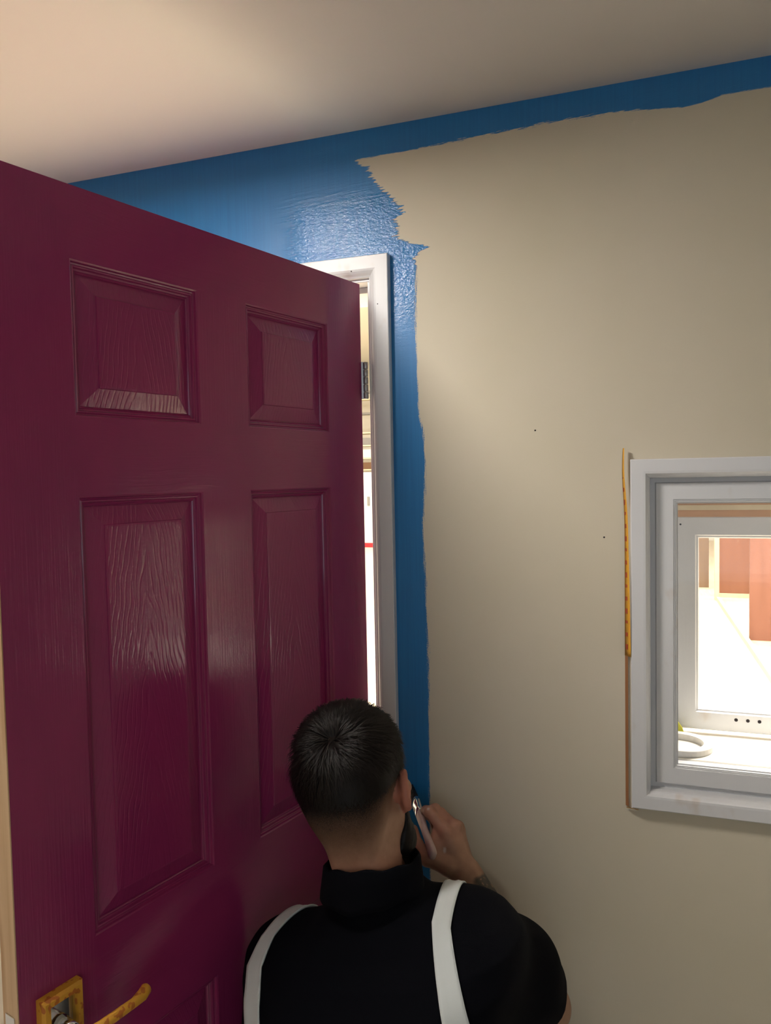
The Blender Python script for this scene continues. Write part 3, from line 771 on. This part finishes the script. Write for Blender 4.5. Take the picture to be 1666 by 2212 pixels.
def shirt_sdf(P):
    d = torso_sdf(P, .006)
    ua = ER - SR; L = np.linalg.norm(ua); u = ua / L
    cut = SR + u * L * .71
    s = chain(P, [SR + A3(-.01, 0, .0), SR + u * L * .45 + A3(.004, 0, .004), SR + u * L * .90], [.062, .0645, .0615], .05)
    # loose underside of the sleeve
    s = smin(s, cone(P, SR + A3(.005, -.02, -.05), cut + A3(.004, -.010, -.010), .048, .052), .04)
    s = smax(s, (P - cut) @ u, .004)
    inner = cone(P, SR + u * L * .50, SR + u * L * 1.1, .050, .053)
    s = smax(s, -inner, .004)
    d = smin(d, s, .06)
    ua = EL - SL; L2 = np.linalg.norm(ua); u2 = ua / L2; cut2 = SL + u2 * L2 * .78
    s2 = smax(cone(P, SL, SL + u2 * L2 * .9, .060, .058), (P - cut2) @ u2, .004)
    d = smin(d, s2, .045)
    # cloth folds
    q = P - SR
    fold = .0018 * np.sin(q @ A3(38, 30, 55) + 2.2 * vnoise(P, 22, 9)) * np.exp(-np.sum((P - (SR + A3(.06, .08, -.10))) ** 2, 1) / .012)
    fold += .0016 * vnoise(P, 30, 3)
    fold += .0022 * np.sin((P[:, 0] - P[:, 2] * .6) * 85) * np.exp(-np.sum((P - A3(.27, -.46, .88)) ** 2, 1) / .006)
    nk = np.linalg.norm(P[:, :2] - NECK[:2], axis=1)
    return d + fold * np.clip((nk - .06) / .05, 0, 1)
def body_coarse(P):
    d = torso_sdf(P, -.012)
    d = smin(d, cone(P, NECK + A3(0, 0, -.10), NECK + A3(0, 0, -.02), .07, .05), .03)
    d = smin(d, chain(P, [SR, SR + (ER - SR) * .75], [.048, .038]), .03); d = smin(d, chain(P, [SL, EL], [.046, .036]), .03)
    for s in (-1, 1):
        hip, kn, an = A3(TCX + s * .085, -.490, .450), A3(TCX + s * .105, -.285, .075), A3(TCX + s * .100, -.660, .055)
        d = smin(d, chain(P, [hip, kn], [.075, .050]), .04); d = smin(d, chain(P, [kn, an], [.045, .034]), .02)
    return d
def trousers_sdf(P):
    d = torso_sdf(P, .012)
    d = smax(d, P[:, 2] - .60, .01)
    for s in (-1, 1):
        hip, kn, an = A3(TCX + s * .085, -.490, .455), A3(TCX + s * .108, -.280, .082), A3(TCX + s * .100, -.640, .066)
        d = smin(d, chain(P, [hip, kn], [.098, .072]), .04); d = smin(d, chain(P, [kn, an], [.066, .056]), .03)
    return smax(d, .004 - P[:, 2], .003) + .002 * vnoise(P, 45, 7)

def skin_fn(n, b):
    P = n.pos()
    hd = n.attr('hairdens'); red = n.attr('redness'); tat = n.attr('tattoo')
    mott = n.noise(n.scale(P, (70, 70, 70)), 1.0, 4.0, .6)
    c = n.mix(n.lin(mott, .3, .7), (.345, .190, .122), (.405, .232, .152))
    c = n.mix(red, c, (.42, .135, .090))
    grain = n.noise(n.scale(P, (1500, 1500, 700)), 1.0, 2.0, .7)
    st = n.math('MULTIPLY', hd, n.lin(grain, .25, .75, .88, 1.3), clamp=True)
    c = n.mix(st, c, (.014, .011, .010))
    tn = n.noise(n.scale(P, (95, 95, 95)), 1.0, 4.0, .6)
    c = n.mix(n.math('MULTIPLY', tat, n.sstep(tn, .30, .44)), c, (.022, .028, .022))
    c = n.mix(n.attr('paint'), c, (.62, .55, .50))
    n.put(b.inputs['Base Color'], c)
    n.put(b.inputs['Specular IOR Level'], n.lin(hd, 0.0, .6, .45, .05)); n.put(b.inputs['Roughness'], n.lin(hd, 0, .6, .52, .85))
    n.bump(b, n.noise(n.scale(P, (600, 600, 600)), 1.0, 3.0), .25, .0006)
M_skin = mat('skin', (.33, .17, .10), .52, fn=skin_fn)
M_hair = mat('dark_brown_hair', (.010, .0075, .006), .5, spec=.2)
def cloth(n, b):
    P = n.pos(); w = n.noise(n.scale(P, (900, 900, 900)), 1.0, 2.0)
    n.bump(b, w, .3, .0006)
M_shirt = mat('black_polo', (.0022, .0024, .0042), .9, spec=.08, fn=cloth)
M_strap = mat('white_strap', (.62, .66, .66), .8, spec=.2, fn=cloth)
M_trouser = mat('white_trousers', (.60, .60, .57), .85, spec=.2, fn=cloth)

person = empty('person', (TCX, -.45, 0)); PO = A3(TCX, -.45, 0)
tag(person, 'person in black polo and white braces kneeling with a brush at the blue edge', 'person')
def pm(V): return V - PO
# body mesh: fine head and neck, fine right forearm and hand, fine left hand, hidden coarse rest
parts = []
parts.append(surface_nets(head_sdf, (-.02, -.53, .93), (.27, -.21, 1.26), .0028))
parts.append(surface_nets(lambda P: smin(hand_sdf(P, HAND_R, WR, ER), smin(forearm(P, WR, ER), cone(P, ER, ER + (SR - ER) * .5, .041, .045), .02), .015), (.10, -.34, .60), (.47, -.03, .99), .0024))
parts.append(surface_nets(lambda P: smin(hand_sdf(P, HAND_L, WL, EL), forearm(P, WL, EL), .015), (-.10, -.33, .38), (.18, .05, .68), .0045))
parts.append(surface_nets(body_coarse, (-.14, -.80, -.02), (.48, -.10, 1.02), .012))
off = 0; Vs, Qs = [], []
for V, Q in parts: Vs.append(V); Qs.append(Q + off); off += len(V)
BV, BQ = np.concatenate(Vs), np.concatenate(Qs)
bme = np_mesh('body', pm(BV), BQ)
body = link('body', bme, M_skin, person)
q = to_head(BV)
ang = np.arctan2(np.abs(q[:, 0]), -q[:, 1])                   # 0 at the back, pi/2 at the ear
near = np.linalg.norm(q * A3(1, 1, .8), axis=1) < .17
def sst(v, a, b): t = np.clip((v - a) / (b - a), 0, 1); return t * t * (3 - 2 * t)
def density(q):
    a = np.arctan2(np.abs(q[:, 0]), -q[:, 1])
    top = -.004 + .045 * sst(a, .4, 1.45) + .06 * sst(a, 1.7, 2.4)      # fully dark above this
    bot = -.105 + .075 * sst(a, .35, 1.4) + .085 * sst(a, 1.6, 2.3)
    t = np.clip((q[:, 2] - bot) / (top - bot), 0, 1)
    return t
earm = np.minimum(ear_sdf(q, 1), ear_sdf(q, -1)) < .0015
hd = np.where(near, density(q) ** .78, 0)
hd[earm & (q[:, 2] > -.06)] = 0
hd[(q[:, 1] > .055) & (q[:, 2] < .062)] = 0
redn = np.where(earm & near, .75, 0) + np.where(near, .35 * np.exp(-((q[:, 2] + .12) / .03) ** 2), 0)
isR = np.zeros(len(BV), bool); isR[len(parts[0][0]):len(parts[0][0]) + len(parts[1][0])] = True
fx = (BV - WR) @ ((ER - WR) / np.linalg.norm(ER - WR))
tat = np.where(isR, sst(fx + .008 * vnoise(BV, 160, 5), .004, .014) * .9 * (1 - sst(fx, .09, .14)), 0)
redn = redn + np.where(isR, .25 * sst(-fx, .03, .10), 0)
pq = (BV - A3(.198, -.155, .9145)) * A3(1.0, .5, .45)
paint = np.where(isR, sst(-np.linalg.norm(pq, axis=1) + .0012 * vnoise(BV, 500, 8), -.0042, -.0026), 0)
pk = np.linalg.norm(BV - A3(.157, -.123, .974), axis=1); paint = np.maximum(paint, np.where(isR, sst(-pk, -.0045, -.003), 0)) * .8
for nm, arr in (('paint', paint), ('hairdens', hd), ('redness', np.clip(redn, 0, 1)), ('tattoo', tat)):
    at = bme.attributes.new(nm, 'FLOAT', 'POINT'); at.data.foreach_set('value', arr.astype(np.float32))
# finger nails
for k in ('index', 'middle', 'thumb'):
    pts, rs = HAND_R[k]; a, b_ = A3(*pts[2]), A3(*pts[3]); t = (b_ - a) / np.linalg.norm(b_ - a)
    outv = (A3(.10, -.12, .99) - b_); outv = A3(*( -1, .2, .3)) if k != 'thumb' else A3(-.7, -.7, .2)
    outv = outv - t * (outv @ t); outv /= np.linalg.norm(outv); sd = np.cross(t, outv)
    rr = rs[3]; rings = []
    for s in np.linspace(-.6, .6, 5):
        rings.append([tuple(pm(b_ + t * l + outv * rr * (1.02 - .28 * s * s) * sc + sd * rr * s * .95)) for l, sc in ((-.004, 1.0), (.004, .98), (.0075, .80), (.0075, .72), (-.004, .9))])
    v, f = loft(rings); py_obj('finger_nail', v, f, mat('nail', (.42, .24, .17), .35), person, True)
# eyes
for s in (-1, 1):
    me = bpy.data.meshes.new('eye'); bm = bmesh.new(); bmesh.ops.create_uvsphere(bm, u_segments=16, v_segments=10, radius=.0115)
    for vv in bm.verts: vv.co = Vector(pm(from_head((s * .031 + vv.co.x, .0835 + vv.co.y, .010 + vv.co.z))))
    bm.to_mesh(me); bm.free()
    link('eye', me, mat('eye_white', (.7, .68, .66), .2), person, True)

# hair: strands rooted on the scalp, a whorl at the crown; short at the sides
HV, HQ = parts[0]
rng = np.random.RandomState(11)
e1 = HV[HQ[:, 1]] - HV[HQ[:, 0]]; e2 = HV[HQ[:, 3]] - HV[HQ[:, 0]]
fn_ = np.cross(e1, e2); ar = np.linalg.norm(fn_, axis=1); fn_ /= ar[:, None] + 1e-12
fc = HV[HQ].mean(1); fq = to_head(fc); fdens = density(fq)
fear = np.minimum(ear_sdf(fq, 1), ear_sdf(fq, -1)) < .0015
okk = (np.linalg.norm(fq * A3(1, 1, .8), axis=1) < .17) & ~fear & ~((fq[:, 1] > .055) & (fq[:, 2] < .062)) & (fdens > .66)
def strands(name, faces, count, length, flow, lift, width, mtl, seed, weight=None, seg=4, curl=.0):
    r = np.random.RandomState(seed)
    w = ar[faces] * (1 if weight is None else weight); w = w / w.sum()
    pick = faces[r.choice(len(faces), count, p=w)]
    uv = r.rand(count, 2)
    root = HV[HQ[pick, 0]] + e1[pick] * uv[:, :1] + e2[pick] * uv[:, 1:]
    nrm = fn_[pick]; qh = to_head(root)
    L = length(qh, r); fl = flow(qh, r) @ HR.T
    fl = fl - nrm * np.sum(fl * nrm, 1)[:, None]; fl /= np.linalg.norm(fl, axis=1)[:, None] + 1e-9
    lf = lift(qh, r)[:, None]
    side = np.cross(nrm, fl); wob = r.normal(size=(count, 1)) * curl
    V = []; prev = root - nrm * .001
    for k in range(seg + 1):
        t = k / seg
        if k:
            dirv = fl + nrm * lf * (1.25 - 1.35 * t) + side * wob * t * 2 + A3(0, 0, -.15) * t
            dirv /= np.linalg.norm(dirv, axis=1)[:, None]
            prev = prev + dirv * (L / seg)[:, None]
        wd = width * (1 - .8 * t)
        V.append(prev - side * wd); V.append(prev + side * wd)
    V = np.stack(V, 1)                                  # count, 2*(seg+1), 3
    base = (np.arange(count) * 2 * (seg + 1))[:, None]
    Q = np.concatenate([base + np.array([[2 * k, 2 * k + 1, 2 * k + 3, 2 * k + 2]]) for k in range(seg)], 0)
    me = np_mesh(name, pm(V.reshape(-1, 3)), Q)
    return link(name, me, mtl, person)
WH = A3(.012, -.085, .085)
def hair_flow(q, r):
    d = q - WH; d[:, 2] *= .6
    rad_ = np.linalg.norm(d, axis=1)[:, None] + 1e-6
    sw = np.cross(A3(0, -.6, .8), d) / rad_
    f = d / rad_ + sw * np.clip(.55 - rad_ * 5, 0, .6)
    f[:, 1] += np.where(q[:, 2] > .07, .8, 0)
    f[:, 2] -= np.where(q[:, 2] < .05, 1.2, 0)
    cl = np.stack([vnoise(q, 150, k) + .7 * vnoise(q, 330, k + 9) for k in (21, 22, 23)], 1)
    return f + r.normal(size=f.shape) * .14 + cl * .9
def hair_len(q, r):
    t = sst(q[:, 2], -.02, .085)
    return (.005 + .034 * t) * (.7 + .6 * r.rand(len(q)))
def hair_lift(q, r): return .30 + .9 * sst(q[:, 2], .05, .11) + .15 * r.normal(size=len(q))
fac = np.nonzero(okk)[0]
ho = strands('hair', fac, 22000, hair_len, hair_flow, hair_lift, .0010, M_hair, 3, weight=np.clip((fdens[fac] - .66) * 2.9, 0.01, 1) ** 1.5, curl=.25)
tag(ho, 'short dark hair faded at the sides', kind='stuff')
# beard: a trimmed mass along the jaw with loose hairs over it
def beard_sdf(P):
    q = to_head(P)
    d = ell(q, (0, .040, -.082), (.066, .060, .050))
    for s in (-1, 1): d = smin(d, cone(q, (s * .066, .014, -.038), (s * .050, .030, -.090), .010, .022), .025)
    d = smin(d, ell(q, (0, .078, -.112), (.040, .030, .028)), .02)
    d = smax(d, -(head_sdf(P) + .004), .006)
    d = smax(d, .010 - q[:, 1] - .25 * np.clip(-.06 - q[:, 2], 0, .1), .008)
    for c_, r_ in (((0, .125, -.062), (.030, .040, .016)), ((0, .10, -.005), (.052, .06, .038))): d = smax(d, -ell(q, c_, r_), .008)
    return d + .0016 * vnoise(P, 260, 2) + .001 * vnoise(P, 600, 4)
V, Q = surface_nets(beard_sdf, (-.02, -.44, .93), (.28, -.20, 1.14), .0032)
tag(link('beard', np_mesh('beard', pm(V), Q), M_hair, person), 'full dark beard')
bd = (fq[:, 2] < -.022 - .25 * np.clip(.02 - fq[:, 1], 0, 1)) & (fq[:, 2] > -.135) & (fq[:, 1] > .012) & ~fear & ~((np.abs(fq[:, 0]) < .026) & (fq[:, 2] > -.078) & (fq[:, 1] > .08)) \
     & ~((fq[:, 2] > -.055) & (np.abs(fq[:, 0]) < .055) & (fq[:, 1] > .055)) & (np.linalg.norm(fq - A3(0, .045, -.06), axis=1) < .085)
fac = np.nonzero(bd)[0]
bo = strands('beard_hairs', fac, 7000, lambda q, r: (.012 + .016 * sst(-q[:, 2], .04, .09)) * (.7 + .6 * r.rand(len(q))),
             lambda q, r: A3(0, .25, -1)[None, :] + q * A3(4, 0, 0) + r.normal(size=q.shape) * .25, lambda q, r: .75 + .2 * r.normal(size=len(q)), .0008, M_hair, 5, curl=.3)
tag(bo, 'loose dark beard hairs', kind='stuff')

# clothes
V, Q = surface_nets(shirt_sdf, (-.12, -.66, .52), (.50, -.12, 1.06), .0045)
# open the neck and the hem
keep = np.ones(len(Q), bool)
cen = V[Q].mean(1)
keep &= ~((np.linalg.norm(cen[:, :2] - NECK[:2], axis=1) < .050) & (cen[:, 2] > .96))
shirt = link('polo_shirt', np_mesh('polo_shirt', pm(V), Q[keep]), M_shirt, person)
# collar: a stand round the neck folded over
prof = [(.0560, -.050), (.0605, -.002), (.063, .008), (.066, .0115), (.069, .008), (.071, -.010), (.0745, -.038), (.075, -.046), (.0725, -.046), (.069, -.010), (.066, .002), (.060, -.05)]
rings = []
for k in range(49):
    a = rad(-90 - 158) + rad(316) * k / 48             # open at the front
    t = abs(k / 24 - 1)
    r_ = []
    for R_, dz in prof:
        sx, sy = 1.06, .98
        R2 = R_ + (.010 * t ** 3 if R_ > .062 else 0)
        x, y = R2 * sx * math.cos(a), R2 * sy * math.sin(a)
        z = 1.004 + dz * (1 + .10 * math.sin(3 * a)) + .17 * x - .20 * y + .0018 * math.sin(9 * a + 1)
        r_.append(tuple(pm(A3(NECK[0] - .012 + x, NECK[1] - .004 + y, z))))
    rings.append(r_)
v, f = loft(rings); py_obj('collar', v, f, M_shirt, person, True)
# braces over both shoulders
def strap(x0, xs, width, name):
    rows = []
    for k in range(61):
        a = rad(20 + k * (235 - 20) / 60)               # 0 = forward (+y), 90 = up, 180 = back
        tt = k / 60
        xc = np.interp(tt, [0, .35, .5, .65, .8, 1], xs)
        o_ = A3(xc, -.43, .80); d = A3(0, math.cos(a), math.sin(a))
        row = []
        for j in range(7):
            s = j / 6 - .5
            oo = o_ + A3(s * width * np.interp(tt, [0, .33, .48, .75, 1], [.7, .62, .78, 1, 1]), 0, 0)
            tv = np.linspace(.03, .36, 111); f_ = shirt_sdf(oo + tv[:, None] * d)
            ins = np.nonzero(f_ < 0)[0]; i = ins[-1] if len(ins) else 0
            t0 = tv[min(i, 109)]; t1 = tv[min(i, 109) + 1]; fa, fb = f_[min(i, 109)], f_[min(i, 109) + 1]
            t_ = t0 + (t1 - t0) * (fa / (fa - fb) if fa != fb else 0)
            row.append((oo, t_))
        rows.append((row, d))
    T = np.array([[c[1] for c in r[0]] for r in rows])
    for _ in range(4): T[1:-1] = (T[:-2] + 2 * T[1:-1] + T[2:]) / 4
    T = .4 * T + .6 * np.maximum(T, T.mean(1, keepdims=True))
    rings = []
    for (row, d), tr in zip(rows, T):
        top = [row[j][0] + d * (tr[j] + .0045 + .0007 * math.sin(j * 2.1 + x0 * 40)) for j in range(7)]; bot = [row[j][0] + d * (tr[j] + .0012) for j in range(7)]
        rings.append([tuple(pm(p)) for p in top] + [tuple(pm(p)) for p in bot[::-1]])
    v, f = loft(rings); return py_obj(name, v, f, M_strap, person, True)
strap(.30, [.255, .268, .297, .324, .322, .314], .043, 'strap')['label'] = 'white brace over the right shoulder'
strap(.03, [.020, -.014, -.018, -.004, .014, .035], .036, 'strap')['label'] = 'white brace over the left shoulder'
V, Q = surface_nets(trousers_sdf, (-.12, -.80, -.02), (.44, -.12, .64), .010)
link('trousers', np_mesh('trousers', pm(V), Q), M_trouser, person)
for s in (-1, 1):
    b0 = A3(TCX + s * .100, -.690, .0)
    bs = lambda P: smax(smin(cone(P, b0 + A3(0, .03, .062), b0 + A3(0, -.02, .075), .050, .047), cone(P, b0 + A3(0, -.03, .070), b0 + A3(0, -.075, .035), .044, .036), .03), .002 - P[:, 2], .004)
    V, Q = surface_nets(bs, b0 + A3(-.09, -.15, -.01), b0 + A3(.09, .11, .15), .007)
    link('boot', np_mesh('boot', pm(V), Q), M_black, person)

# paint brush held between thumb and fingers
B0, B1 = Vector((.090, -.012, .957)), Vector((.186, -.190, .919))   # bristle tip, handle end
bdv = (B1 - B0).normalized(); BL = (B1 - B0).length
brush = empty('paint_brush', tuple(B0)); tag(brush, 'small paint brush with pale handle and black bristles held against wall', 'brush')
wv = Vector((.25, .0, 1.0)); wv = (wv - bdv * wv.dot(bdv)).normalized(); tv_ = bdv.cross(wv)
def bsec(t, wa, ta, n=18):
    c = bdv * (BL * t); e = 2.6; r_ = []
    for k in range(n):
        a = 2 * math.pi * k / n; ca, sa = math.cos(a), math.sin(a)
        r_.append(tuple(c + wv * wa * math.copysign(abs(ca) ** (2 / e), ca) + tv_ * ta * math.copysign(abs(sa) ** (2 / e), sa)))
    return r_
v, f = loft([bsec(t, a, b_) for t, a, b_ in ((.0, .0115, .0022), (.06, .0122, .0045), (.15, .0126, .0058), (.235, .0126, .0060))]); py_obj('bristles', v, f, mat('black_bristle', (.006, .006, .007), .5, fn=lambda n, b: n.bump(b, n.noise(n.scale(n.obj(), (900, 120, 900)), 1.0, 2.0), .6, .001)), brush, True)
v, f = loft([bsec(t, a, b_) for t, a, b_ in ((.205, .0128, .0062), (.21, .0132, .0068), (.24, .0132, .0068), (.25, .0136, .0072), (.262, .0132, .0068), (.36, .0118, .0068), (.372, .0120, .0070), (.385, .0112, .0066), (.40, .0108, .0064))]); py_obj('ferrule', v, f, M_chrome, brush, True)
M_handle = mat('pale_painted_handle', (.62, .47, .43), .45, fn=lambda n, b: n.put(b.inputs['Base Color'], n.mix(n.noise(n.scale(n.obj(), (60, 60, 60)), 1.0, 3.0), (.56, .40, .36), (.68, .54, .50))))
v, f = loft([bsec(t, a, b_) for t, a, b_ in ((.385, .0100, .0058), (.42, .0104, .0064), (.50, .0098, .0062), (.60, .0080, .0060), (.72, .0074, .0060), (.84, .0088, .0066), (.93, .0102, .0070), (.98, .0098, .0066), (1.0, .0070, .0046))]); py_obj('handle', v, f, M_handle, brush, True)
